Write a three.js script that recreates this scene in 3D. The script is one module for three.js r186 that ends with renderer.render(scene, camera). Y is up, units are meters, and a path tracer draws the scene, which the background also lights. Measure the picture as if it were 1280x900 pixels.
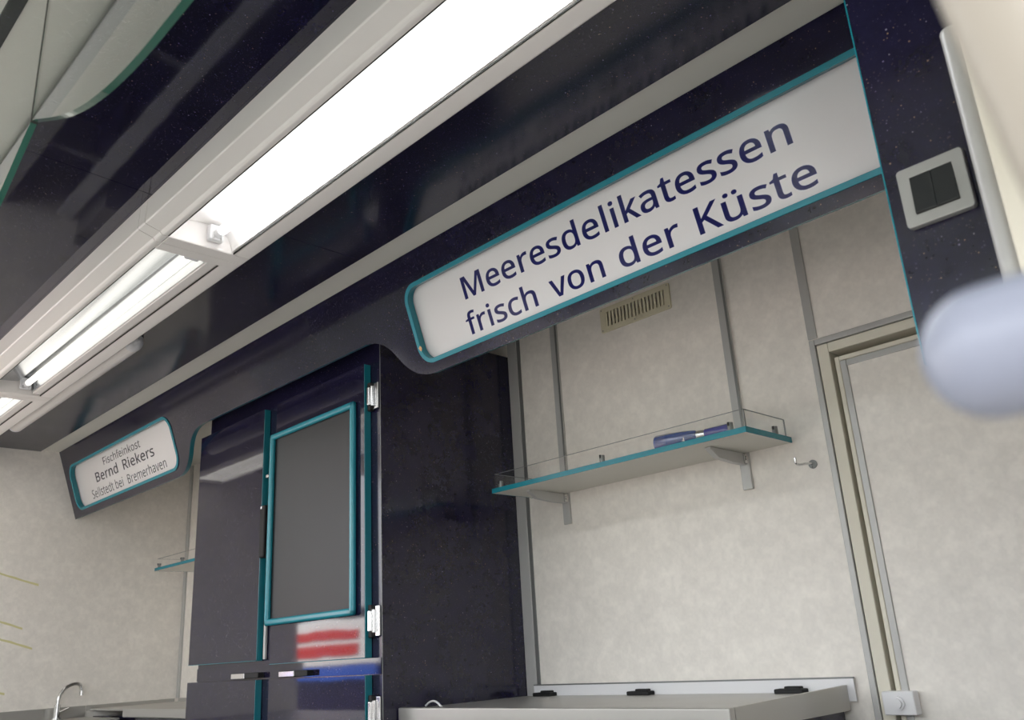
import * as THREE from 'three';
import { RoundedBoxGeometry } from 'three/addons/geometries/RoundedBoxGeometry.js';
import { mergeGeometries, toCreasedNormals } from 'three/addons/utils/BufferGeometryUtils.js';
import { RectAreaLightUniformsLib } from 'three/addons/lights/RectAreaLightUniformsLib.js';

// ---------------------------------------------------------------- camera, sky, light, exposure
const EYE = 1.05;                                   // eye height above the trailer floor; the heights below are relative to it
const scene = new THREE.Scene();
scene.background = new THREE.Color().setRGB(2.5, 2.55, 2.63);
const camera = new THREE.PerspectiveCamera(45.17, 1280 / 900, 0.02, 200);
camera.position.set(0, EYE, 2.4);
camera.matrixAutoUpdate = true;
{
  const right = new THREE.Vector3(0.69294236, -0.05694431, -0.71874073);
  const up = new THREE.Vector3(0.26815925, 0.9457162, 0.18360688);
  const back = new THREE.Vector3(0.66926938, -0.31996596, 0.67059696);
  camera.quaternion.setFromRotationMatrix(new THREE.Matrix4().makeBasis(right, up, back));
}
camera.focus = 2.7; camera.userData.fStop = 9;
const renderer = new THREE.WebGLRenderer({ antialias: true });
renderer.toneMapping = THREE.LinearToneMapping;
renderer.toneMappingExposure = 1.7;
renderer.shadowMap.enabled = true;
RectAreaLightUniformsLib.init();
const LAMP = 6.5, LAMP_DIM = 0.8;                    // glow of the tubes: behind the prismatic cover, in the open troughs
const GLOW = 3, GLOW_DIM = 1.1;                    // what they send down into the room
const sun = new THREE.DirectionalLight(0xfff8ee, 14);
sun.position.set(-9, 9 + EYE, -7.5); sun.target.position.set(-4, 0, 5);
sun.castShadow = true; sun.shadow.mapSize.set(2048, 2048);
Object.assign(sun.shadow.camera, { left: -25, right: 25, top: 25, bottom: -25, near: 0.5, far: 60 });
scene.add(sun, sun.target);

// ---------------------------------------------------------------- helpers
let seed = 7;
const rnd = () => { seed = (seed * 1664525 + 1013904223) >>> 0; return seed / 4294967296; };
const lin = (r, g, b) => new THREE.Color().setRGB(r, g, b);
const taken = {};
const numbered = (n) => { const k = taken[n] = (taken[n] ?? -1) + 1; return k ? n + '_' + String(k).padStart(3, '0') : n; };

function boxUV(g) {                                  // uv in metres from the dominant axis of the normal
  const p = g.attributes.position, n = g.attributes.normal, uv = new Float32Array(p.count * 2);
  for (let i = 0; i < p.count; i++) {
    const ax = Math.abs(n.getX(i)), ay = Math.abs(n.getY(i)), az = Math.abs(n.getZ(i));
    const x = p.getX(i), y = p.getY(i), z = p.getZ(i);
    if (az >= ax && az >= ay) { uv[2 * i] = x; uv[2 * i + 1] = y; }
    else if (ay >= ax) { uv[2 * i] = x; uv[2 * i + 1] = z; }
    else { uv[2 * i] = z; uv[2 * i + 1] = y; }
  }
  g.setAttribute('uv', new THREE.BufferAttribute(uv, 2));
  return g;
}
function join(list) {
  list = Array.isArray(list) ? list : [list];
  const out = list.map((g) => {
    const c = g.index ? g.toNonIndexed() : g.clone();
    for (const k of Object.keys(c.attributes)) if (k !== 'position' && k !== 'normal') c.deleteAttribute(k);
    return c;
  });
  return boxUV(out.length > 1 ? mergeGeometries(out) : out[0]);
}
const rootOf = (o) => { while (o.parent && o.parent !== scene) o = o.parent; return o; };
// geometries come in world coordinates; a part's geometry is moved into its thing's frame
function obj(name, list, mat, parent = scene, keep = false) {
  const g = keep ? list : join(list);
  if (parent !== scene) { const r = rootOf(parent).position; g.translate(-r.x, -r.y, -r.z); }
  const m = new THREE.Mesh(g, mat);
  m.name = parent === scene ? numbered(name) : name;
  m.castShadow = m.receiveShadow = true;
  parent.add(m);
  return m;
}
function thing(name, label, category, [x, y, z] = [0, 0, 0], group) {
  const o = new THREE.Group(); o.name = numbered(name); scene.add(o);
  o.position.set(x, y + EYE, z); o.userData = { label, category };
  if (group) o.userData.group = group;
  return o;
}
function tag(o, label, category, group) { Object.assign(o.userData, { label, category }); if (group) o.userData.group = group; return o; }
function struct(name, [x, y, z] = [0, 0, 0]) {
  const o = new THREE.Group(); o.name = name; scene.add(o); o.position.set(x, y + EYE, z); o.userData.kind = 'structure'; return o;
}
// box from corners, rounded when r > 0 (y relative to the eye)
function bx(x0, x1, y0, y1, z0, z1, r = 0, seg = 2) {
  const w = x1 - x0, h = y1 - y0, d = z1 - z0;
  const g = r > 0 ? new RoundedBoxGeometry(w, h, d, seg, Math.min(r, w / 2.01, h / 2.01, d / 2.01)) : new THREE.BoxGeometry(w, h, d);
  return g.translate((x0 + x1) / 2, (y0 + y1) / 2 + EYE, (z0 + z1) / 2);
}
function rod(a, b, r, seg = 16, r2 = r) {            // cylinder between two points (y relative to the eye)
  const A = new THREE.Vector3(a[0], a[1] + EYE, a[2]), B = new THREE.Vector3(b[0], b[1] + EYE, b[2]), d = B.clone().sub(A);
  const g = new THREE.CylinderGeometry(r2, r, d.length(), seg);
  g.applyQuaternion(new THREE.Quaternion().setFromUnitVectors(new THREE.Vector3(0, 1, 0), d.normalize()));
  return g.translate((A.x + B.x) / 2, (A.y + B.y) / 2, (A.z + B.z) / 2);
}
function tube(pts, r, seg = 40, rs = 10) {
  return new THREE.TubeGeometry(new THREE.CatmullRomCurve3(pts.map((p) => new THREE.Vector3(p[0], p[1] + EYE, p[2]))), seg, r, rs);
}
// profile in (z, y) swept along x
function alongX(prof, x0, x1, crease = 0.5) {
  const s = new THREE.Shape(prof.map(([z, y]) => new THREE.Vector2(z, y)));
  const g = new THREE.ExtrudeGeometry(s, { depth: x1 - x0, bevelEnabled: false });
  // shape x -> world z, shape y -> world y, extrude z -> world -x
  g.applyMatrix4(new THREE.Matrix4().makeBasis(new THREE.Vector3(0, 0, 1), new THREE.Vector3(0, 1, 0), new THREE.Vector3(-1, 0, 0)));
  g.translate(x1, EYE, 0);
  return toCreasedNormals(g, crease);
}
// open sheet of the same kind with a small thickness
function sheetX(prof, x0, x1, t = 0.0012) {
  const n = prof.length, off = prof.map((p, i) => {
    const a = prof[Math.max(0, i - 1)], b = prof[Math.min(n - 1, i + 1)], dz = b[0] - a[0], dy = b[1] - a[1], l = Math.hypot(dz, dy);
    return [p[0] - dy / l * t, p[1] + dz / l * t];
  });
  return alongX([...prof, ...off.reverse()], x0, x1, 0.9);
}
function rrect(x0, x1, y0, y1, r, P = THREE.Shape) {
  const s = new P();
  s.moveTo(x0 + r, y0); s.lineTo(x1 - r, y0); s.absarc(x1 - r, y0 + r, r, -Math.PI / 2, 0, false);
  s.lineTo(x1, y1 - r); s.absarc(x1 - r, y1 - r, r, 0, Math.PI / 2, false);
  s.lineTo(x0 + r, y1); s.absarc(x0 + r, y1 - r, r, Math.PI / 2, Math.PI, false);
  s.lineTo(x0, y0 + r); s.absarc(x0 + r, y0 + r, r, Math.PI, Math.PI * 1.5, false);
  return s;
}
function groupsOf(g, index) {                        // the triangles of one material group of an extruded shape
  const src = g.index ? g.toNonIndexed() : g, pos = [], nor = [];
  for (const gr of g.groups) if (gr.materialIndex === index) {
    for (let i = gr.start; i < gr.start + gr.count; i++) {
      pos.push(src.attributes.position.getX(i), src.attributes.position.getY(i), src.attributes.position.getZ(i));
      nor.push(src.attributes.normal.getX(i), src.attributes.normal.getY(i), src.attributes.normal.getZ(i));
    }
  }
  const o = new THREE.BufferGeometry();
  o.setAttribute('position', new THREE.Float32BufferAttribute(pos, 3)); o.setAttribute('normal', new THREE.Float32BufferAttribute(nor, 3));
  return o;
}

// ---------------------------------------------------------------- textures
function noiseGrid(n) { const a = new Float32Array(n * n); for (let i = 0; i < a.length; i++) a[i] = rnd(); return a; }
function tileNoise(size, cells) {                    // smooth noise that tiles
  const g = noiseGrid(cells), out = new Float32Array(size * size);
  for (let y = 0; y < size; y++) for (let x = 0; x < size; x++) {
    const fx = x / size * cells, fy = y / size * cells, ix = Math.floor(fx), iy = Math.floor(fy);
    let tx = fx - ix, ty = fy - iy; tx = tx * tx * (3 - 2 * tx); ty = ty * ty * (3 - 2 * ty);
    const a = g[iy * cells + ix], b = g[iy * cells + (ix + 1) % cells], c = g[((iy + 1) % cells) * cells + ix], d = g[((iy + 1) % cells) * cells + (ix + 1) % cells];
    out[y * size + x] = (a + (b - a) * tx) * (1 - ty) + (c + (d - c) * tx) * ty;
  }
  return out;
}
function dataTex(size, fn, srgb, repeat = 1) {
  const d = new Uint8Array(size * size * 4);
  for (let i = 0; i < size * size; i++) { const c = fn(i, i % size, Math.floor(i / size)); d[4 * i] = c[0]; d[4 * i + 1] = c[1]; d[4 * i + 2] = c[2]; d[4 * i + 3] = 255; }
  const t = new THREE.DataTexture(d, size, size, THREE.RGBAFormat);
  t.wrapS = t.wrapT = THREE.RepeatWrapping; t.magFilter = THREE.LinearFilter; t.minFilter = THREE.LinearMipmapLinearFilter; t.generateMipmaps = true;
  if (srgb) t.colorSpace = THREE.SRGBColorSpace;
  t.repeat.set(repeat, repeat); t.needsUpdate = true;
  return t;
}
const clamp = (v) => Math.max(0, Math.min(255, Math.round(v)));
function graniteTex() {
  const S = 1024, a = tileNoise(S, 14), b = tileNoise(S, 48), c = tileNoise(S, 170), spots = new Float32Array(S * S * 3);
  for (let k = 0; k < 9000; k++) {
    const x = Math.floor(rnd() * S), y = Math.floor(rnd() * S), bright = rnd() < 0.16 ? 1.25 : 0.4, R = rnd() < 0.1 ? 3 : rnd() < 0.3 ? 2 : 1, kind = rnd();
    const col = kind < 0.55 ? [98, 78, 40] : kind < 0.85 ? [70, 66, 72] : [98, 96, 90];
    for (let dy = 0; dy < R; dy++) for (let dx = 0; dx < R; dx++) { const i = (((y + dy) % S) * S + (x + dx) % S) * 3; for (let q = 0; q < 3; q++) spots[i + q] = Math.max(spots[i + q], col[q] * bright); }
  }
  return dataTex(S, (i) => {
    const n = a[i] * 0.45 + b[i] * 0.3 + c[i] * 0.25, f = 0.8 + n * 0.4;
    return [clamp(27 * f + spots[3 * i]), clamp(25 * f + spots[3 * i + 1]), clamp(48 * f + spots[3 * i + 2])];
  }, true, 1.25);
}
function marbleTex() {
  const S = 1024, a = tileNoise(S, 12), b = tileNoise(S, 30), c = tileNoise(S, 64), d = tileNoise(S, 150);
  return dataTex(S, (i) => {
    const v = a[i] * 0.18 + b[i] * 0.3 + c[i] * 0.3 + d[i] * 0.22, vein = Math.max(0, 1 - Math.abs(b[i] * 0.6 + c[i] * 0.4 - 0.5) * 18) * 0.35;
    const f = 1 - 0.10 * (v - 0.42) - vein * 0.025;
    return [clamp(241 * f), clamp(236 * f), clamp(228 * f)];
  }, true, 1);
}
function wavesTex() { const S = 512, a = tileNoise(S, 7), b = tileNoise(S, 16); return dataTex(S, (i) => { const v = clamp((a[i] * 0.75 + b[i] * 0.25) * 255); return [v, v, v]; }, false, 0.9); }
function brushedTex() {
  const S = 512, row = tileNoise(S, 8), line = new Float32Array(S); for (let i = 0; i < S; i++) line[i] = rnd();
  return dataTex(S, (i, x, y) => { const v = clamp(195 + line[y] * 18 + row[i] * 30); return [v, v, v]; }, false, 1);
}
function gritTex(lo, hi, cells) { const S = 512, a = tileNoise(S, cells), b = tileNoise(S, cells * 5); return dataTex(S, (i) => { const v = clamp(lo + (hi - lo) * (a[i] * 0.55 + b[i] * 0.45)); return [v, v, v]; }, false, 1); }
const T = { granite: graniteTex(), marble: marbleTex(), waves: wavesTex(), brushed: brushedTex(), smudge: gritTex(60, 255, 12) };

// ---------------------------------------------------------------- materials
const std = (o) => new THREE.MeshStandardMaterial(o), phy = (o) => new THREE.MeshPhysicalMaterial(o);
const M = {
  graniteGloss: std({ map: T.granite, roughness: 0.05, bumpMap: T.waves, bumpScale: 0.00035 }),
  granite: std({ map: T.granite, roughness: 0.15, bumpMap: T.waves, bumpScale: 0.0009 }),
  graniteSatin: std({ map: T.granite, roughness: 0.11 }),
  graniteSide: std({ map: T.granite, roughness: 0.13 }),
  wall: std({ map: T.marble, roughness: 0.42 }),
  cream: std({ color: 0xe2ddcd, roughness: 0.45 }),
  creamVent: std({ color: 0xd9d2b8, roughness: 0.5 }),
  ceilingWhite: std({ color: 0xd6d4cb, roughness: 0.5 }),
  alu: std({ color: 0xbcbcba, roughness: 0.4, metalness: 0.2 }),
  aluDark: std({ color: 0x7f8180, roughness: 0.4, metalness: 0.4 }),
  black: std({ color: 0x0b0b0c, roughness: 0.65 }),
  teal: std({ color: 0x17707c, roughness: 0.28 }),
  tealLight: std({ color: 0x1d8494, roughness: 0.22 }),
  lampWhite: std({ color: 0xf0ebe7, roughness: 0.35 }),
  mirror: std({ color: 0xc9ccce, roughness: 0.2, metalness: 0.95 }),
  chrome: std({ color: 0xd8d8d8, roughness: 0.14, metalness: 1 }),
  steel: std({ color: 0xb9b7b2, roughness: 0.4, metalness: 0.6, roughnessMap: T.brushed }),
  acryl: std({ color: 0xf1efee, roughness: 0.22 }),
  glass: phy({ color: 0xffffff, roughness: 0.0, transmission: 1, thickness: 0.008, ior: 1.5, attenuationColor: new THREE.Color(0x5fae94), attenuationDistance: 0.12 }),
  clearPane: phy({ color: 0xffffff, roughness: 0.02, transmission: 1, thickness: 0, ior: 1.45 }),
  glassEdge: std({ color: 0x1b5546, roughness: 0.1 }),
  board: std({ color: 0x0e0e10, roughness: 0.42, bumpMap: T.smudge, bumpScale: 0.00008 }),
  blue: phy({ color: 0x123a86, roughness: 0.25, clearcoat: 0.7 }),
  blueDeep: phy({ color: 0x14178a, roughness: 0.25, clearcoat: 0.7 }),
  plasticWhite: std({ color: 0xe6e6e8, roughness: 0.4 }),
  paleBlue: std({ color: 0x8f95a5, roughness: 0.35 }),
  strut: std({ color: 0xaaa498, roughness: 0.35 }),
  rubber: std({ color: 0x23241f, roughness: 0.7 }),
  switchFrame: std({ color: 0xa3a3a0, roughness: 0.4, metalness: 0.35 }),
  switchRocker: std({ color: 0x1a1d1e, roughness: 0.42 }),
  glue: std({ color: 0xd9d39f, roughness: 0.7 }),
  chip: std({ color: 0xd3b183, roughness: 0.8 }),
  floor: std({ color: 0x8a8884, roughness: 0.5 }),
  red: std({ color: 0xc8321f, roughness: 0.4 }),
  skirt: std({ color: 0x2c57b8, roughness: 0.4 }),
  bark: std({ color: 0x3a2e24, roughness: 0.9 }),
  leaves: std({ color: 0x1e221b, roughness: 0.8 }),
  ground: std({ color: 0x8d8986, roughness: 0.9 }),
};

// ================================================================ the shell of the trailer
const XE = -5.381, XR = 1.3, YC = 1.262, FL = -EYE;
{
  const f = struct('floor', [-2, FL, 1.1]);
  obj('floor_board', bx(XE - 0.06, XR + 0.06, FL - 0.06, FL, -0.1, 2.16), M.floor, f);
  const w = struct('wall_back', [-2, FL, 0]);
  obj('wall_board', [bx(XE - 0.06, -1.886, FL, 1.4, -0.1, 0), bx(-1.886, -1.610, FL, 1.126, -0.1, 0), bx(-1.886, -1.610, 1.188, 1.4, -0.1, 0), bx(-1.610, -1.1, FL, 1.4, -0.1, 0), bx(-1.1, -0.28, 0.83, 1.4, -0.1, 0), bx(-0.28, XR + 0.06, FL, 1.4, -0.1, 0)], M.wall, w);
  obj('corner_strip', bx(-2.413, -2.362, -0.16, YC, 0, 0.008, 0.002), M.alu, w);
  obj('corner_strip', bx(-2.362, -2.345, -0.16, YC, 0, 0.004, 0.001), M.aluDark, w);
  obj('cover_strip', bx(-1.119, -1.09, 0.845, YC, 0, 0.006, 0.002), M.alu, w);
  obj('corner_strip', bx(XE, XE + 0.03, -0.14, YC, 0, 0.012, 0.002), M.alu, w);
  const l = struct('wall_left', [XE, FL, 1]);
  obj('wall_board', bx(XE - 0.06, XE, FL, 1.4, 0, 2.16), M.wall, l);
  for (const [z0, y0, z1, y1] of [[0.835, 0.499, 1.08, 0.575], [0.891, 0.27, 1.06, 0.328], [0.831, 0.165, 1.06, 0.24], [0.94, -0.06, 1.05, -0.035]]) {
    const n = 6, pts = []; for (let i = 0; i <= n; i++) pts.push([z0 + (z1 - z0) * i / n, y0 + (y1 - y0) * i / n + (rnd() - 0.5) * 0.003]);
    const up = pts.map(([z, y]) => [z, y + 0.009 + rnd() * 0.004]);
    obj('glue_streak', alongX([...pts, ...up.reverse()], XE, XE + 0.0008), M.glue, l);
  }
  const r = struct('wall_right', [XR, FL, 1]);
  obj('wall_board', bx(XR, XR + 0.06, FL, 1.4, 0, 2.16), M.wall, r);
  const fr = struct('wall_front', [-2, FL, 2.13]);
  obj('apron_panel', bx(XE - 0.06, XR + 0.06, FL, -0.3, 2.1, 2.16), M.wall, fr);
  obj('header_panel', bx(XE - 0.06, XR + 0.06, YC + 0.02, 1.46, 2.17, 2.21), M.ceilingWhite, fr);
  const c = struct('ceiling', [-2, YC, 1]);
  obj('roof_skin', bx(XE - 0.06, XR + 0.06, YC + 0.03, YC + 0.14, -0.1, 2.17), M.ceilingWhite, c);
  obj('white_board', bx(XE, XR, YC + 0.002, YC + 0.03, 0, 0.905), M.ceilingWhite, c);
  for (const [a, b] of [[XE, -2.172], [-2.170, XR]]) {
    obj('dark_board', bx(a, b, YC - 0.006, YC + 0.03, 0.905, 1.60, 0.001), M.granite, c);
    obj('dark_board', alongX([[1.60, YC - 0.006], [2.168, YC + 0.022], [2.168, YC + 0.03], [1.60, YC + 0.03]], a, b), M.graniteGloss, c);
  }
}

// the door in the back wall: frame, cover strips, leaf, lock box
{
  const d = struct('door_1', [-0.7, FL, 0]);
  obj('frame_strip', [bx(-1.117, -1.099, FL, 0.84, -0.02, 0.010, 0.003), bx(-1.099, -0.28, 0.822, 0.84, -0.02, 0.010, 0.003)], M.alu, d);
  obj('door_frame', [bx(-1.097, -1.062, FL, 0.820, -0.095, 0.006, 0.003), bx(-1.062, -0.29, 0.791, 0.820, -0.095, 0.006, 0.003)], M.cream, d);
  obj('rebate', bx(-1.1, -0.28, FL, 0.83, -0.1, -0.095), M.cream, d);
  obj('door_edge', [bx(-1.051, -1.037, FL + 0.01, 0.771, -0.08, 0.002, 0.003), bx(-1.037, -0.3, 0.757, 0.771, -0.08, 0.002, 0.003)], M.cream, d);
  obj('door_strip', [bx(-1.035, -1.016, FL + 0.01, 0.755, -0.05, 0.005, 0.002), bx(-1.016, -0.3, 0.737, 0.755, -0.05, 0.005, 0.002)], M.alu, d);
  obj('door_leaf', bx(-1.036, -0.3, FL + 0.01, 0.756, -0.05, 0), M.wall, d);
  const k = obj('lock_box', bx(-1.075, -0.992, -0.208, -0.15, 0.005, 0.040, 0.004), M.plasticWhite, d);
  obj('knob', [rod([-1.034, -0.179, 0.038], [-1.034, -0.179, 0.046], 0.017, 32), rod([-1.034, -0.179, 0.046], [-1.034, -0.179, 0.052], 0.012, 32)], M.plasticWhite, k);
}

// ================================================================ fascia with the two signs
const KS = 0.332, SL = Math.hypot(1, KS);
const fasciaM = (out = 0) => new THREE.Matrix4().makeBasis(new THREE.Vector3(1, 0, 0), new THREE.Vector3(0, 1 / SL, KS / SL), new THREE.Vector3(0, -KS / SL, 1 / SL))
  .setPosition(0, YC + EYE - KS / SL * out, 0.806 + out / SL);
const onFascia = (g, out) => g.applyMatrix4(fasciaM(out));
const SIGNS = [
  { x0: -5.302, x1: -3.948, s0: 0.102, s1: 0.368, r: 0.075 },
  { x0: -2.120, x1: -0.490, s0: 0.100, s1: 0.370, r: 0.062 },
];
{
  const t = thing('fascia_board', 'long dark speckled fascia board with wavy lower edge hanging below the ceiling', 'fascia', [-2.8, 0.88, 0.7]);
  const s = new THREE.Shape();
  s.moveTo(XE + 0.003, 0); s.lineTo(XE + 0.003, -0.404); s.lineTo(-4.03, -0.404);
  s.bezierCurveTo(-3.92, -0.404, -3.875, -0.365, -3.835, -0.315);
  s.bezierCurveTo(-3.79, -0.255, -3.745, -0.219, -3.64, -0.219);
  s.lineTo(-2.40, -0.219);
  s.bezierCurveTo(-2.30, -0.222, -2.265, -0.262, -2.235, -0.305);
  s.bezierCurveTo(-2.205, -0.352, -2.165, -0.404, -2.06, -0.404);
  s.lineTo(0.4, -0.404); s.lineTo(0.4, 0); s.closePath();
  for (const g of SIGNS) s.holes.push(rrect(g.x0 + 0.012, g.x1 - 0.012, -(g.s1 - 0.012), -(g.s0 + 0.012), g.r - 0.012, THREE.Path));
  const e = new THREE.ExtrudeGeometry(s, { depth: 0.022, bevelEnabled: false, curveSegments: 20 });
  obj('board', onFascia(groupsOf(e, 0), -0.022), M.graniteSatin, t);
  obj('edge_band', onFascia(groupsOf(e, 1), -0.022), M.teal, t);
  for (const g of SIGNS) {
    const q = rrect(g.x0, g.x1, -g.s1, -g.s0, g.r); q.holes.push(rrect(g.x0 + 0.0125, g.x1 - 0.0125, -(g.s1 - 0.0125), -(g.s0 + 0.0125), g.r - 0.0125, THREE.Path));
    const fr = obj('sign_frame', onFascia(new THREE.ExtrudeGeometry(q, { depth: 0.002, bevelEnabled: true, bevelSize: 0.0012, bevelThickness: 0.0012, bevelSegments: 2, curveSegments: 20 }), 0.0012), M.tealLight, t);
    if (g === SIGNS[1]) {
      const ch = new THREE.Shape(); for (let i = 0; i < 9; i++) { const a = i / 9 * Math.PI * 2, r = 0.006 + rnd() * 0.004; i ? ch.lineTo(Math.cos(a) * r * 0.8, Math.sin(a) * r) : ch.moveTo(r * 0.8, 0); }
      const c = new THREE.ExtrudeGeometry(ch, { depth: 0.0008, bevelEnabled: false }); c.translate(-2.107, -0.312, 0);
      obj('chip', onFascia(c, 0.0046), M.chip, fr);
    }
  }
}
function signTexture(w, h, lines) {                  // lines: text, x0, x1, baseline (metres from the panel's top left), cap height, colour
  const W = 2048, Hh = Math.round(W * h / w), cv = document.createElement('canvas'); cv.width = W; cv.height = Hh;
  const g = cv.getContext('2d'), k = W / w;
  g.fillStyle = '#e4e1e1'; g.fillRect(0, 0, W, Hh);
  for (const [text, x0, x1, base, cap, col, weight] of lines) {
    const size = cap / 0.729 * k; g.font = size.toFixed(1) + 'px sans-serif'; g.fillStyle = col; g.textBaseline = 'alphabetic'; g.textAlign = 'left';
    const m = g.measureText(text), left = m.actualBoundingBoxLeft ?? 0, wide = (m.actualBoundingBoxRight ?? m.width) + left, q = (x1 - x0) * k / wide;
    g.save(); g.translate(x0 * k + left * q, base * k); g.scale(q, 1); g.fillText(text, 0, 0);
    g.lineWidth = size * 0.018; g.strokeStyle = col; if (weight !== 'thin') g.strokeText(text, 0, 0);
    g.restore();
  }
  const t = new THREE.CanvasTexture(cv); t.colorSpace = THREE.SRGBColorSpace; t.anisotropy = 8; return t;
}
function sign(g, label, lines) {
  const x0 = g.x0 - 0.005, x1 = g.x1 + 0.005, s0 = g.s0 - 0.01, s1 = g.s1 + 0.01, w = x1 - x0, h = s1 - s0;
  const tex = signTexture(w, h, lines.map(([t, a, b, base, ...r]) => [t, a - x0, b - x0, base - s0, ...r]));
  const b = new THREE.BoxGeometry(w, h, 0.004); b.translate((x0 + x1) / 2, -(s0 + s1) / 2, 0); onFascia(b, -0.0275);
  const p = thing('sign_panel', label, 'sign', [(x0 + x1) / 2, 0.9, 0.7]);
  obj('printed_face', b, std({ map: tex, roughness: 0.13 }), p, true);
}
const NAVY = '#040654', INK = '#1c1a34';
sign(SIGNS[1], 'large white sign panel with navy lettering about sea delicacies from the coast', [
  ['Meeresdelikatessen', -1.874, -0.741, 0.221, 0.070, NAVY],
  ['frisch', -1.900, -1.594, 0.331, 0.068, NAVY], ['von', -1.535, -1.338, 0.331, 0.068, NAVY],
  ['der', -1.281, -1.084, 0.331, 0.068, NAVY], ['Küste', -1.031, -0.713, 0.331, 0.068, NAVY],
]);
sign(SIGNS[0], 'small white sign panel with three lines of dark lettering at the end wall', [
  ['Fischfeinkost', -4.868, -4.375, 0.181, 0.042, INK, 'thin'],
  ['Bernd', -5.015, -4.705, 0.252, 0.052, INK], ['Riekers', -4.632, -4.242, 0.252, 0.052, INK],
  ['Sellstedt', -5.118, -4.811, 0.331, 0.049, INK, 'thin'], ['bei', -4.781, -4.677, 0.331, 0.049, INK, 'thin'], ['Bremerhaven', -4.617, -4.141, 0.331, 0.049, INK, 'thin'],
]);

// ================================================================ ceiling luminaires
const HOUS = [[1.592, YC - 0.006], [1.595, 1.184], [1.5925, 1.180], [1.552, 1.168], [1.548, 1.163], [1.544, 1.1605], [1.537, 1.160], [1.5295, 1.161], [1.5295, 1.175], [1.525, 1.175],
  [1.515, 1.240], [1.335, 1.240], [1.332, 1.175], [1.329, 1.161], [1.324, 1.160], [1.284, 1.160], [1.278, 1.164], [1.270, YC - 0.006]];
const REFL = [[1.5245, 1.168], [1.517, 1.192], [1.500, 1.214], [1.474, 1.228], [1.446, 1.234], [1.41, 1.234], [1.378, 1.226], [1.358, 1.211], [1.344, 1.192], [1.337, 1.168]];
const REFL_OPEN = [[1.5265, 1.168], [1.524, 1.198], [1.515, 1.207], [1.425, 1.213], [1.408, 1.230], [1.386, 1.228], [1.374, 1.210], [1.366, 1.172]];
const prism = (() => { const S = 256; const t = dataTex(S, (i, x) => { const v = clamp(255 * Math.abs(((x / 8) % 1) * 2 - 1)); return [v, v, v]; }, false, 1); t.repeat.set(8, 8); return t; })();
const lensMat = phy({ color: 0xffffff, roughness: 0.12, transmission: 1, thickness: 0, ior: 1.45, bumpMap: prism, bumpScale: 0.0006 });
function luminaire(x0, x1, label, power, glow, lens, tubeColor) {
  const t = thing('ceiling_luminaire', label, 'lamp', [(x0 + x1) / 2, YC - 0.006, 1.42], 'trough lamps in a row under the dark ceiling');
  obj('housing', alongX(HOUS, x0, x1, 0.5), M.lampWhite, t);
  const e = 0.045;
  for (const [a, b] of [[x0, x0 + e], [x1 - e, x1]]) {
    const p = obj('end_plate', [bx(a, b, 1.158, 1.235, 1.285, 1.527, 0.002)], M.lampWhite, t);
  }
  for (const a of [x0 + e, x1 - e]) obj('joint_clip', alongX([[1.5935, YC - 0.008], [1.5965, 1.183], [1.5935, 1.1785], [1.553, 1.1665], [1.549, 1.1615], [1.5445, 1.159], [1.537, 1.1585], [1.5295, 1.1595], [1.537, 1.1615], [1.545, 1.163], [1.551, 1.170], [1.591, 1.182], [1.590, YC - 0.008]], a - (a < (x0 + x1) / 2 ? e : 0), a + (a < (x0 + x1) / 2 ? 0 : e)), M.lampWhite, t);
  obj('reflector', sheetX(lens ? REFL : REFL_OPEN, x0 + e + 0.002, x1 - e - 0.002), lens ? M.lampWhite : M.mirror, t);
  if (!lens) obj('ballast_cover', bx(x0 + e + 0.002, x1 - e - 0.002, 1.166, 1.20, 1.334, 1.364, 0.002), M.lampWhite, t);
  const ty = 1.196, tz = 1.398;
  obj('tube', rod([x0 + e + 0.05, ty, tz], [x1 - e - 0.05, ty, tz], 0.0125, 20), std({ color: 0xffffff, emissive: tubeColor, emissiveIntensity: power, roughness: 0.4 }), t);
  for (const [a, b] of [[x0 + e + 0.004, x0 + e + 0.055], [x1 - e - 0.055, x1 - e - 0.004]]) {
    const h = obj('lamp_holder', [bx(a, a + (b - a) * 0.45, 1.178, 1.226, tz - 0.022, tz + 0.022, 0.004), rod([a, ty, tz], [b, ty, tz], 0.0132, 20)], M.plasticWhite, t);
    obj('contact', [rod([(a + b) / 2, 1.178, tz - 0.012], [(a + b) / 2, 1.190, tz - 0.012], 0.003, 8), rod([(a + b) / 2, 1.178, tz + 0.012], [(a + b) / 2, 1.190, tz + 0.012], 0.003, 8)], M.chrome, h);
  }
  if (lens) {
    obj('lens', bx(x0 + e + 0.001, x1 - e - 0.001, 1.1625, 1.1645, 1.334, 1.526), lensMat, t);
    obj('lens_seal', [bx(x0 + e, x1 - e, 1.1605, 1.165, 1.5262, 1.5292), bx(x0 + e, x1 - e, 1.1605, 1.165, 1.3315, 1.3340)], M.rubber, t);
  } else obj('lens_seal', [bx(x0 + e, x1 - e, 1.1605, 1.165, 1.5268, 1.5292), bx(x0 + e, x1 - e, 1.1605, 1.165, 1.3315, 1.3335)], M.rubber, t);
  const L = new THREE.RectAreaLight(tubeColor, glow, x1 - x0 - 2 * e - 0.1, 0.19);
  L.position.set((x0 + x1) / 2, 1.157 + EYE, 1.43); L.rotation.x = -Math.PI / 2; scene.add(L); L.name = numbered('lamp_light');
  return t;
}
luminaire(-2.245, -0.60, 'white trough ceiling lamp with bright prismatic cover above the large sign', LAMP, GLOW, true, 0xf6fbff);
luminaire(-3.99, -2.247, 'open white trough ceiling lamp with bare tube and mirror reflector', LAMP_DIM, GLOW_DIM, false, 0xfffaf0);
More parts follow.
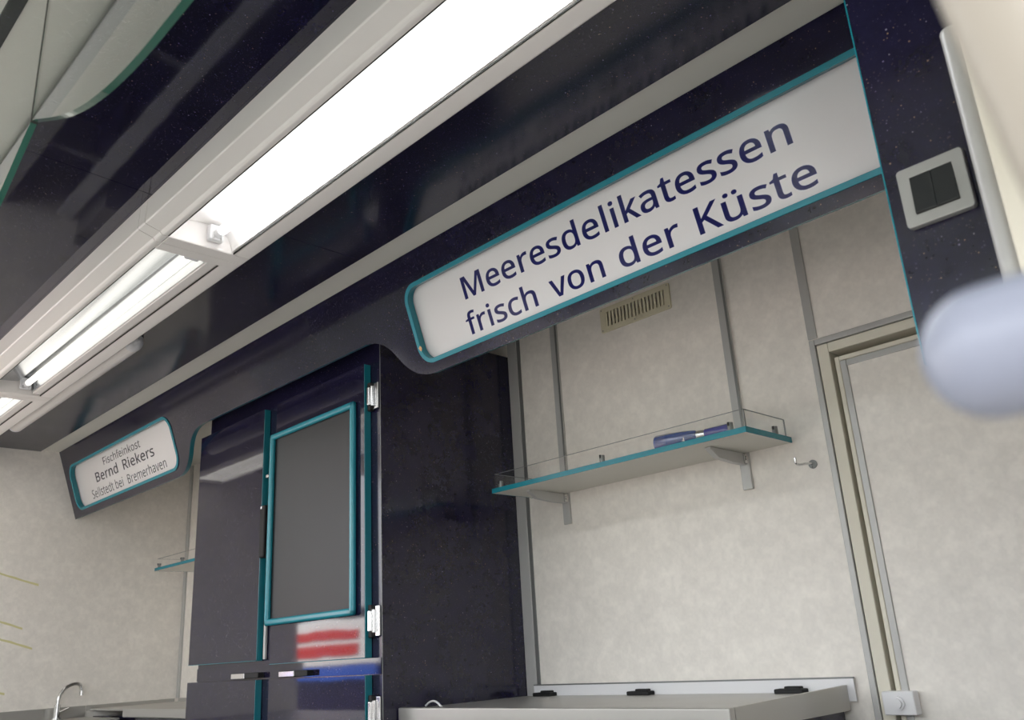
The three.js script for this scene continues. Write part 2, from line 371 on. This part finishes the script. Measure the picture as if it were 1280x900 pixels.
luminaire(-5.35, -3.992, 'open white trough ceiling lamp reaching to the end wall', LAMP_DIM, GLOW_DIM, false, 0xfffaf0);
// slim batten lamp with rounded ends beside the trough
{
  const t = thing('batten_lamp', 'slim white batten lamp with rounded ends on dark ceiling behind the troughs', 'lamp', [-4, YC - 0.006, 1.2]);
  const prof = []; for (let i = 0; i <= 16; i++) { const a = Math.PI + Math.PI * i / 16; prof.push([1.203 + 0.036 * Math.cos(a), 1.236 + 0.036 * Math.sin(a)]); }
  prof.push([1.239, YC - 0.006], [1.167, YC - 0.006]);
  obj('cover', alongX(prof, -4.76, -3.29, 0.9), M.lampWhite, t);
  for (const s of [-1, 1]) {
    const g = new THREE.SphereGeometry(0.0365, 24, 16, 0, Math.PI * 2, Math.PI / 2, Math.PI / 2); g.scale(1.3, 1, 1); g.translate(s < 0 ? -4.765 : -3.285, 1.236 + EYE, 1.203);
    const c = rod([s < 0 ? -4.765 : -3.285, 1.236, 1.203], [s < 0 ? -4.765 : -3.285, YC - 0.006, 1.203], 0.0365, 24); 
    obj('end_cap', [g, c, bx(s < 0 ? -4.775 : -3.315, s < 0 ? -4.735 : -3.275, 1.234, YC - 0.006, 1.1665, 1.2395, 0.004)], M.plasticWhite, t);
  }
}

// ================================================================ tall cabinet
{
  const X0 = -3.74, X1 = -2.414, ZF = 0.652;
  const t = thing('tall_cabinet', 'tall dark speckled cabinet with teal edged doors beside the worktop', 'cabinet', [-3.08, FL, 0.33]);
  obj('carcass', bx(X0, X1 - 0.004, FL, 1.16, 0.002, ZF - 0.002), M.granite, t);
  obj('side_panel', bx(X1 - 0.004, X1, FL, 1.16, 0.002, ZF), M.graniteSide, t);
  obj('side_edge', bx(X1 - 0.002, X1 + 0.0006, FL, 1.16, ZF, ZF + 0.001), M.aluDark, t);
  const door = (x0, x1, y0, y1, name = 'door') => {
    const d = obj(name, bx(x0, x1 - 0.003, y0, y1, ZF, ZF + 0.026, 0.001), M.graniteGloss, t);
    obj('edge_band', [bx(x1 - 0.003, x1, y0, y1, ZF, ZF + 0.0262, 0.001), bx(x0, x1 - 0.003, y0 - 0.002, y0, ZF, ZF + 0.026)], M.teal, d);
    return d;
  };
  const dl = door(-3.776, -3.190, 0.028, 1.020);
  const dr = door(-3.092, -2.473, 0.012, 1.020);
  door(-3.776, -3.190, -0.95, -0.042); door(-3.092, -2.473, -0.95, -0.042);
  // middle band between the upper and lower doors
  obj('rail', bx(X0 + 0.005, -2.418, -0.040, 0.010, ZF - 0.01, ZF + 0.004), M.graniteGloss, t);
  // lock strip and black grip between the upper doors
  obj('lock_strip', bx(-3.172, -3.158, 0.03, 0.86, ZF, ZF + 0.010, 0.002), M.alu, t);
  obj('latch', [rod([-3.172, 0.735, ZF + 0.012], [-3.150, 0.735, ZF + 0.012], 0.007, 12), bx(-3.178, -3.160, 0.728, 0.742, ZF + 0.006, ZF + 0.02, 0.002)], M.chrome, t);
  const gr = obj('grip', bx(-3.188, -3.148, 0.41, 0.615, ZF, ZF + 0.036, 0.006), M.black, t);
  obj('grip_cap', bx(-3.178, -3.168, 0.600, 0.612, ZF + 0.034, ZF + 0.039, 0.002), M.chrome, gr);
  for (const [a, b] of [[-3.375, -3.188], [-3.01, -2.84]]) {
    const h = obj('bar_handle', bx(a + 0.06, b + 0.02, -0.036, -0.016, ZF, ZF + 0.03, 0.003), M.black, t);
    obj('handle_tip', bx(a, a + 0.105, -0.037, -0.016, ZF + 0.002, ZF + 0.034, 0.003), M.chrome, h);
  }
  // framed dark board on the right door
  const F0 = ZF + 0.026, w = obj('board_panel', bx(-3.09, -2.532, 0.163, 0.876, F0, F0 + 0.004), M.board, dr);
  const bar = (a, b, c, d) => bx(a, b, c, d, F0, F0 + 0.020, 0.0095, 4);
  obj('board_frame', [bar(-3.112, -3.087, 0.148, 0.892), bar(-2.545, -2.520, 0.148, 0.892), bar(-3.112, -2.520, 0.867, 0.892), bar(-3.112, -2.520, 0.148, 0.173)], M.tealLight, dr);
  // hinges on the right edge
  for (const y of [0.895, 0.125, -0.155]) {
    const h = obj('hinge', [bx(-2.470, -2.452, y - 0.052, y + 0.052, ZF, ZF + 0.018, 0.003)], M.black, t);
    obj('hinge_leaf', [bx(-2.455, -2.420, y - 0.048, y + 0.048, ZF, ZF + 0.008, 0.002), bx(-2.463, -2.449, y - 0.034, y + 0.034, ZF + 0.012, ZF + 0.026, 0.004), rod([-2.447, y - 0.036, ZF + 0.012], [-2.447, y + 0.036, ZF + 0.012], 0.006, 12)], M.chrome, h);
  }
}

// ================================================================ steel worktop right of the cabinet
{
  const X0 = -2.410, X1 = -1.176, YT = -0.146, t = thing('steel_worktop', 'stainless steel worktop with raised rim right of the tall cabinet', 'worktop', [-1.8, FL, 0.3]);
  obj('top_sheet', bx(X0, X1 - 0.013, YT - 0.012, YT - 0.006, 0.016, 0.585), M.steel, t);
  obj('front_rim', bx(X0, X1, YT - 0.052, YT, 0.574, 0.597, 0.004), M.steel, t);
  obj('side_rim', alongX([[0.016, YT + 0.012], [0.574, YT], [0.574, YT - 0.052], [0.016, YT - 0.052]], X1 - 0.012, X1), M.steel, t);
  obj('splash_strip', bx(X0 + 0.04, X1 + 0.02, YT - 0.03, YT + 0.030, 0.0095, 0.0145, 0.001), M.plasticWhite, t);
  obj('splash_edge', bx(X0 + 0.04, X1 + 0.022, YT + 0.028, YT + 0.0325, 0.0095, 0.0155, 0.001), M.aluDark, t);
  for (const x of [-2.30, -1.87, -1.335]) obj('lid_hinge', [bx(x - 0.045, x + 0.045, YT - 0.008, YT + 0.006, 0.0145, 0.05, 0.004), bx(x - 0.02, x + 0.03, YT + 0.002, YT + 0.012, 0.0145, 0.035, 0.003)], M.black, t);
  obj('cabinet_body', bx(X0, X1 - 0.02, FL, YT - 0.052, 0.016, 0.55), M.graniteSide, t);
  obj('base_post', bx(X1 - 0.09, X1 - 0.03, FL, YT - 0.054, 0.551, 0.575, 0.003), M.graniteSide, t);
}
tag(obj('cable_loop', tube([[-2.402, -0.1475, 0.49], [-2.37, -0.137, 0.50], [-2.33, -0.132, 0.515], [-2.29, -0.137, 0.53], [-2.26, -0.1475, 0.54]], 0.0032), M.plasticWhite), 'thin white cable loop lying on the steel worktop', 'cable');

// left worktop and sink bench
{
  const t = thing('corner_worktop', 'stainless steel worktop between tall cabinet and end wall', 'worktop', [-4.5, FL, 0.3]);
  obj('top_sheet', bx(XE + 0.004, -3.82, -0.170, -0.160, 0.014, 0.50), M.steel, t);
  obj('front_rim', bx(-4.86, -3.82, -0.200, -0.158, 0.50, 0.52, 0.004), M.steel, t);
  obj('back_lip', bx(XE + 0.032, -3.82, -0.165, -0.140, 0.001, 0.012, 0.002), M.steel, t);
  obj('end_splash', bx(XE + 0.0025, XE + 0.0055, -0.17, -0.142, 0.02, 0.52, 0.001), M.steel, t);
  obj('cabinet_body', bx(XE + 0.004, -3.82, FL, -0.2, 0.014, 0.48), M.graniteSide, t);
  const s = thing('sink_bench', 'stainless steel sink bench against the end wall', 'sink', [XE + 0.25, FL, 1]);
  obj('bench_top', bx(XE + 0.014, XE + 0.5, -0.21, -0.2, 0.525, 1.0), M.steel, s);
  obj('splash_back', bx(XE + 0.0025, XE + 0.0055, -0.2, -0.142, 0.525, 1.0, 0.001), M.steel, s);
  obj('bench_body', bx(XE + 0.014, XE + 0.48, FL, -0.21, 0.525, 1.0), M.steel, s);
  const f = thing('faucet', 'chrome swan neck faucet curving over the sink bench', 'faucet', [XE + 0.06, -0.2, 0.69]);
  const fx = XE + 0.06;
  obj('body', [rod([fx, -0.2, 0.69], [fx, -0.125, 0.69], 0.016, 20), rod([fx, -0.2, 0.69], [fx, -0.19, 0.69], 0.024, 20)], M.chrome, f);
  obj('spout', tube([[fx, -0.13, 0.69], [fx, -0.085, 0.685], [fx, -0.045, 0.66], [fx, -0.025, 0.62], [fx, -0.03, 0.585], [fx, -0.06, 0.572], [fx, -0.072, 0.572]], 0.0095, 50, 14), M.chrome, f);
  obj('aerator', rod([fx, -0.086, 0.572], [fx, -0.066, 0.572], 0.0115, 16), M.chrome, f);
  obj('lever', rod([fx, -0.165, 0.68], [fx + 0.01, -0.145, 0.635], 0.006, 12), M.chrome, f);
}

// ================================================================ wall shelves
function wallShelf(label, x0, x1, y, clips, rails) {
  const t = thing('wall_shelf', label, 'shelf', [(x0 + x1) / 2, y, 0]), D = 0.268;
  obj('shelf_board', bx(x0, x1, y, y + 0.016, 0.012, D - 0.002), M.ceilingWhite, t);
  obj('edge_band', [bx(x0 - 0.0015, x1 + 0.0015, y - 0.0005, y + 0.0165, D - 0.002, D, 0.0008), bx(x0 - 0.002, x0, y - 0.0005, y + 0.0165, 0.012, D), bx(x1, x1 + 0.002, y - 0.0005, y + 0.0165, 0.012, D)], M.tealLight, t);
  const gy = y + 0.017, gh = 0.052;
  obj('glass_guard', bx(x0 + 0.004, x1 - 0.004, gy, gy + gh, D - 0.014, D - 0.010), M.clearPane, t);
  obj('glass_guard', bx(x0 + 0.004, x0 + 0.008, gy, gy + gh, 0.03, D - 0.014), M.clearPane, t);
  obj('glass_guard', bx(x1 - 0.008, x1 - 0.004, gy, gy + gh, 0.03, D - 0.014), M.clearPane, t);
  obj('guard_edge', [bx(x0 + 0.004, x1 - 0.004, gy + gh, gy + gh + 0.0012, D - 0.014, D - 0.010), bx(x1 - 0.008, x1 - 0.004, gy + gh, gy + gh + 0.0012, 0.03, D - 0.014),
    bx(x0 + 0.004, x0 + 0.008, gy + gh, gy + gh + 0.0012, 0.03, D - 0.014), bx(x1 - 0.006, x1 - 0.0035, gy, gy + gh, D - 0.014, D - 0.0095), bx(x1 - 0.008, x1 - 0.004, gy, gy + gh, 0.028, 0.03)], M.aluDark, t);
  for (const [cx, cz] of clips) {
    const c = obj('clip', [rod([cx, y + 0.016, cz], [cx, y + 0.040, cz], 0.0085, 20)], M.aluDark, t);
    obj('clip_jaw', bx(cx - 0.0025, cx + 0.0025, y + 0.03, y + 0.0405, cz - 0.011, cz + 0.011), M.black, c);
  }
  for (const [rx, top] of rails) {
    obj('wall_rail', [bx(rx - 0.017, rx + 0.017, y - 0.112, top, 0, 0.010, 0.0015)], M.alu, t);
    obj('rail_slot', bx(rx + 0.009, rx + 0.017, y + 0.03, top, 0.010, 0.0112), M.aluDark, t);
    const b = alongX([[0.010, y - 0.036], [0.012, y - 0.002], [0.205, y - 0.002], [0.205, y - 0.007], [0.165, y - 0.030], [0.08, y - 0.036]], rx - 0.009, rx + 0.009);
    const br = obj('bracket', b, M.alu, t);
    obj('bracket_screw', [bx(rx - 0.015, rx + 0.015, y - 0.034, y - 0.002, 0.010, 0.028, 0.003), rod([rx + 0.015, y - 0.018, 0.02], [rx + 0.019, y - 0.018, 0.02], 0.007, 12)], M.chrome, br);
  }
  return t;
}
wallShelf('long white wall shelf with teal edge and glass guard above the worktop', -2.268, -1.222, 0.548, [[-2.235, 0.255], [-1.757, 0.255], [-1.276, 0.255], [-1.228, 0.09]], [[-2.150, YC], [-1.391, YC]]);
wallShelf('short wall shelf with teal edge and glass guard between cabinet and end wall', -5.20, -3.90, 0.575, [[-5.17, 0.255], [-4.86, 0.255]], [[-4.75, 0.75]]);

// blue tube on the shelf
{
  const y = 0.565, t = thing('blue_tube', 'blue plastic squeeze tube with deep blue cap lying on the long shelf', 'tube', [-1.45, y, 0.19]);
  const a = new THREE.LatheGeometry([[0, 0], [0.026, 0.0], [0.0275, 0.004], [0.0265, 0.05], [0.024, 0.10], [0.019, 0.135], [0.0125, 0.147]].map(([r, h]) => new THREE.Vector2(r, h)), 28);
  a.scale(1, 1, 0.92); a.rotateZ(-Math.PI / 2); a.rotateY(0.12); a.translate(-1.575, y + 0.0275 + EYE, 0.200);
  obj('body', toCreasedNormals(a, 0.7), M.blue, t);
  const at = (d, dy = 0) => [-1.575 + d * Math.cos(0.12), y + 0.0275 + dy, 0.200 - d * Math.sin(0.12)];
  obj('collar', rod(at(0.143), at(0.170), 0.0165, 24, 0.0145), M.chrome, t);
  const c = obj('cap', [rod(at(0.170, 0), at(0.245, -0.004), 0.0165, 24, 0.022), rod(at(0.245, -0.004), at(0.252, -0.004), 0.022, 24, 0.019)], M.blueDeep, t);
  obj('cap_end', [rod(at(0.2515, -0.004), at(0.2535, -0.004), 0.014, 20)], M.plasticWhite, c);
  obj('label_band', [rod(at(0.012, -0.004), at(0.105, -0.002), 0.0232, 28, 0.0215)], M.plasticWhite, t);
}

// ================================================================ small things on the back wall
{
  const t = thing('vent_grille', 'cream plastic ventilation grille with upright slots on the back wall', 'vent', [-1.748, 1.155, 0]);
  const s = rrect(-1.906, -1.590, 1.110, 1.204, 0.006); s.holes.push(rrect(-1.884, -1.612, 1.128, 1.186, 0.002, THREE.Path));
  const g = new THREE.ExtrudeGeometry(s, { depth: 0.006, bevelEnabled: true, bevelSize: 0.001, bevelThickness: 0.001, bevelSegments: 2 }); g.translate(0, EYE, 0.001);
  obj('frame', g, M.creamVent, t);
  obj('backing', bx(-1.886, -1.610, 1.126, 1.188, -0.075, -0.07), M.creamVent, t);
  for (let i = 0; i < 17; i++) { const x = -1.8835 + i * 0.0160; obj('slat', bx(x, x + 0.0093, 1.128, 1.186, 0.003, 0.0065), M.creamVent, t); }
  for (const [x, y] of [[-1.899, 1.197], [-1.748, 1.197], [-1.597, 1.197], [-1.899, 1.117], [-1.748, 1.117], [-1.597, 1.117]]) obj('screw', rod([x, y, 0.007], [x, y, 0.0085], 0.0025, 10), M.aluDark, t);
  const h = thing('wall_hook', 'small bent metal hook screwed to wall beside the door', 'hook', [-1.17, 0.476, 0]);
  obj('base_plate', [rod([-1.172, 0.474, 0], [-1.172, 0.474, 0.004], 0.013, 20), rod([-1.176, 0.466, 0.004], [-1.176, 0.466, 0.007], 0.004, 10)], M.aluDark, h);
  obj('prong', tube([[-1.172, 0.476, 0.004], [-1.180, 0.474, 0.03], [-1.188, 0.470, 0.058], [-1.190, 0.474, 0.068], [-1.190, 0.490, 0.070]], 0.0038, 30, 10), M.chrome, h);
}

// ================================================================ right side: hanging panel, switch, tubes
{
  const Z = 1.302, t = thing('hanging_panel', 'dark speckled hanging panel with teal edge carrying the light switch', 'panel', [0, 0.31, Z]);
  obj('board', bx(-0.3675, 0.5, 0.313, YC - 0.008, Z - 0.020, Z, 0.0006), M.granite, t);
  obj('edge_band', [bx(-0.3692, -0.3675, 0.311, YC - 0.008, Z - 0.020, Z + 0.0003), bx(-0.3692, 0.5, 0.311, 0.313, Z - 0.020, Z + 0.0003)], M.tealLight, t);
  const s = thing('light_switch', 'silver light switch frame with two black rockers on dark panel', 'switch', [-0.307, 0.53, Z]);
  const q = rrect(-0.3475, -0.2665, 0.4895, 0.5705, 0.004); q.holes.push(rrect(-0.3345, -0.2795, 0.5025, 0.5575, 0.001, THREE.Path));
  const g = new THREE.ExtrudeGeometry(q, { depth: 0.0075, bevelEnabled: true, bevelSize: 0.0015, bevelThickness: 0.002, bevelSegments: 3 }); g.translate(0, EYE, Z + 0.002);
  obj('frame', g, M.switchFrame, s);
  for (const [a, b] of [[-0.3335, -0.3074], [-0.3066, -0.2805]]) obj('rocker', alongX([[Z + 0.001, 0.5035], [Z + 0.001, 0.5565], [Z + 0.011, 0.5565], [Z + 0.0135, 0.5300], [Z + 0.0155, 0.5050], [Z + 0.0145, 0.5035]], a, b), M.switchRocker, s);
  const c = thing('conduit_tube', 'upright aluminium tube running beside the light switch', 'tube', [-0.24, 0.3, 1.34]);
  obj('tube', rod([-0.2385, 0.33, 1.335], [-0.2385, 0.715, 1.335], 0.0135, 28), M.alu, c);
  obj('end_cap', rod([-0.2385, 0.715, 1.335], [-0.2385, 0.718, 1.335], 0.0137, 28, 0.0125), M.alu, c);
  const p = thing('frame_post', 'cream painted frame post standing next to the aluminium tube', 'post', [-0.15, FL, 1.34]);
  obj('post_shaft', bx(-0.222, -0.10, FL, YC - 0.007, 1.315, 1.385, 0.004), M.cream, p);
}

// raised glass panes of the serving front, their strut and rod
{
  const pane = (x0, x1, label) => {
    const t = thing('glass_pane', label, 'glass', [(x0 + x1) / 2, 0.565, 2.15], 'glass panes of the serving front');
    const y0 = 0.565, y1 = 1.2, cx = 0.40, cy = 0.118, s = new THREE.Shape();
    s.moveTo(x0 + cx, y0); s.lineTo(x1 - cx, y0); s.bezierCurveTo(x1 - cx * 0.5, y0, x1 - 0.08, y0 + cy * 0.72, x1, y0 + cy);
    s.lineTo(x1, y1); s.lineTo(x0, y1); s.lineTo(x0, y0 + cy); s.bezierCurveTo(x0 + 0.08, y0 + cy * 0.72, x0 + cx * 0.5, y0, x0 + cx, y0);
    const g = new THREE.ExtrudeGeometry(s, { depth: 0.008, bevelEnabled: false, curveSegments: 24 }); g.translate(0, EYE, 2.146);
    obj('sheet', groupsOf(g, 0), M.glass, t);
    obj('edge', groupsOf(g, 1), M.glassEdge, t);
    obj('joint_seal', bx(x0 - 0.005, x0 - 0.0005, y0 + cy, y1, 2.1455, 2.1545), M.rubber, t);
    for (const x of [x0 + 0.3, x1 - 0.3]) obj('top_clamp', bx(x - 0.03, x + 0.03, 1.17, YC - 0.007, 2.135, 2.167, 0.003), M.alu, t);
  };
  pane(-1.091, 0.62, 'clear glass pane with rounded corner hanging right of the pane joint');
  pane(-2.82, -1.0965, 'clear glass pane with rounded corner hanging left of the pane joint');

  const st = thing('gas_strut', 'pale metal gas strut slanting up beside the serving opening', 'strut', [-0.0299, 0.0833, 2.2207]);
  obj('cylinder', rod([-0.0257, 0.0527, 2.2036], [-0.0307, 0.1529, 2.2520], 0.0088, 28), M.strut, st);
  obj('piston', rod([-0.0236, 0.0284, 2.2004], [-0.0257, 0.0527, 2.2036], 0.0045, 20), M.chrome, st);
  const e = thing('rod_end', 'pale bluish plastic rod with rounded end beside the serving opening', 'rod', [-0.0467, 0.0518, 2.2125]);
  const a = [-0.0491, 0.0521, 2.2132], b = [a[0] + 0.16, a[1], a[2]], sp = new THREE.SphereGeometry(0.0136, 32, 20); sp.translate(a[0], a[1] + EYE, a[2]);
  obj('sleeve', [rod(a, b, 0.0136, 32), sp], M.paleBlue, e);
}

// serving counter, raised hatch and the place outside (mirrored in the glossy doors and panes)
{
  const t = thing('serving_counter', 'steel topped serving counter under the front opening', 'counter', [-2, FL, 1.85]);
  obj('counter_top', bx(XE + 0.01, XR - 0.01, -0.30, -0.27, 1.42, 2.09, 0.006), M.alu, t);
  obj('counter_body', bx(XE + 0.01, XR - 0.01, FL, -0.30, 1.50, 2.09), M.graniteSide, t);
  obj('added_ledge', bx(XE + 0.01, XR - 0.01, -0.34, -0.32, 1.04, 1.135, 0.004), M.plasticWhite, t);  // ledge added out of view so the dark ceiling mirrors a pale band
  for (let x = XE + 0.7; x < XR; x += 1.1) obj('added_ledge_arm', bx(x, x + 0.03, -0.36, -0.34, 1.07, 1.52), M.alu, t);
  const h = thing('serving_hatch', 'raised white serving hatch above the front opening', 'hatch', [-2, 1.4, 2.25]);
  const A = -0.05, R = (z, y) => [2.225 + (z) * Math.cos(A) - y * Math.sin(A), 1.37 + z * Math.sin(A) + y * Math.cos(A)];
  const slab = (z0, z1, y0, y1) => alongX([R(z0, y0), R(z1, y0), R(z1, y1), R(z0, y1)], XE - 0.06, XR + 0.06);
  obj('leaf', slab(0, 1.9, 0, 0.04), M.ceilingWhite, h);
  obj('batten', slab(0.17, 0.20, -0.012, 0), M.alu, h);
  obj('batten', slab(0.62, 0.65, -0.012, 0), M.alu, h);
  obj('hinge_seal', slab(0.0, 0.035, -0.01, 0), M.rubber, h);
  obj('latch', [bx(-1.46, -1.38, 1.355, 1.38, 2.30, 2.36, 0.004)], M.chrome, h);
  const g = struct('ground', [-4, FL - 0.5, 20]);
  obj('paving', bx(-60, 60, FL - 0.56, FL - 0.5, -40, 60), M.ground, g);
  const GY = FL - 0.5;
  // a red and white sales cart with a blue skirt standing outside, beyond the end of the trailer
  const s = thing('sales_cart', 'red and white striped sales cart with blue skirt standing outside', 'cart', [-9, GY, 5]);
  obj('body', bx(-10.6, -7.75, -0.03, 0.46, 4.5, 5.5, 0.03), M.plasticWhite, s);
  obj('stripe', bx(-10.4, -8.05, 0.245, 0.345, 4.485, 4.5), M.red, s);
  obj('stripe', bx(-10.4, -8.05, 0.075, 0.195, 4.485, 4.5), M.red, s);
  obj('skirt', bx(-9.6, -7.8, -0.17, -0.03, 4.5, 4.53), M.skirt, s);
  obj('chassis', bx(-10.4, -7.95, GY + 0.3, -0.031, 4.6, 5.4, 0.03), M.granite, s);
  for (const x of [-10, -8.4]) for (const z of [4.62, 5.2]) obj('wheel', rod([x, GY + 0.25, z], [x, GY + 0.25, z + 0.15], 0.25, 24), M.black, s);
  // row of low shrubs, added to give the fascia something dark to mirror
  for (let i = 0; i < 18; i++) {
    const x = -55 + i * 3.9 + rnd() * 0.3, z = 14 + rnd() * 1.5, R = 1.62 + rnd() * 0.15;
    const t = thing('added_shrub', 'dark rounded bush added outside for the glossy panels to mirror', 'added_shrub', [x, GY, z], 'shrubs added as a dark mirrored backdrop');
    obj('trunk', rod([x, GY, z], [x, GY + 0.8, z], 0.09, 10, 0.07), M.bark, t);
    const c = new THREE.IcosahedronGeometry(R, 12), p = c.attributes.position;
    for (let k = 0; k < p.count; k++) {
      const a = p.getX(k), b = p.getY(k), d = p.getZ(k), f = 1 + 0.06 * Math.sin(a * 3.1 + i) * Math.sin(b * 3.7) + 0.04 * Math.sin(d * 6.3 + b * 5 + i * 2) + 0.03 * Math.sin(a * 11 + d * 9);
      p.setXYZ(k, a * f, b * f * 0.9, d * f);
    }
    c.computeVertexNormals(); c.translate(x, GY + 1.75 + EYE, z);
    obj('crown', c, M.leaves, t);
  }
}

renderer.render(scene, camera);
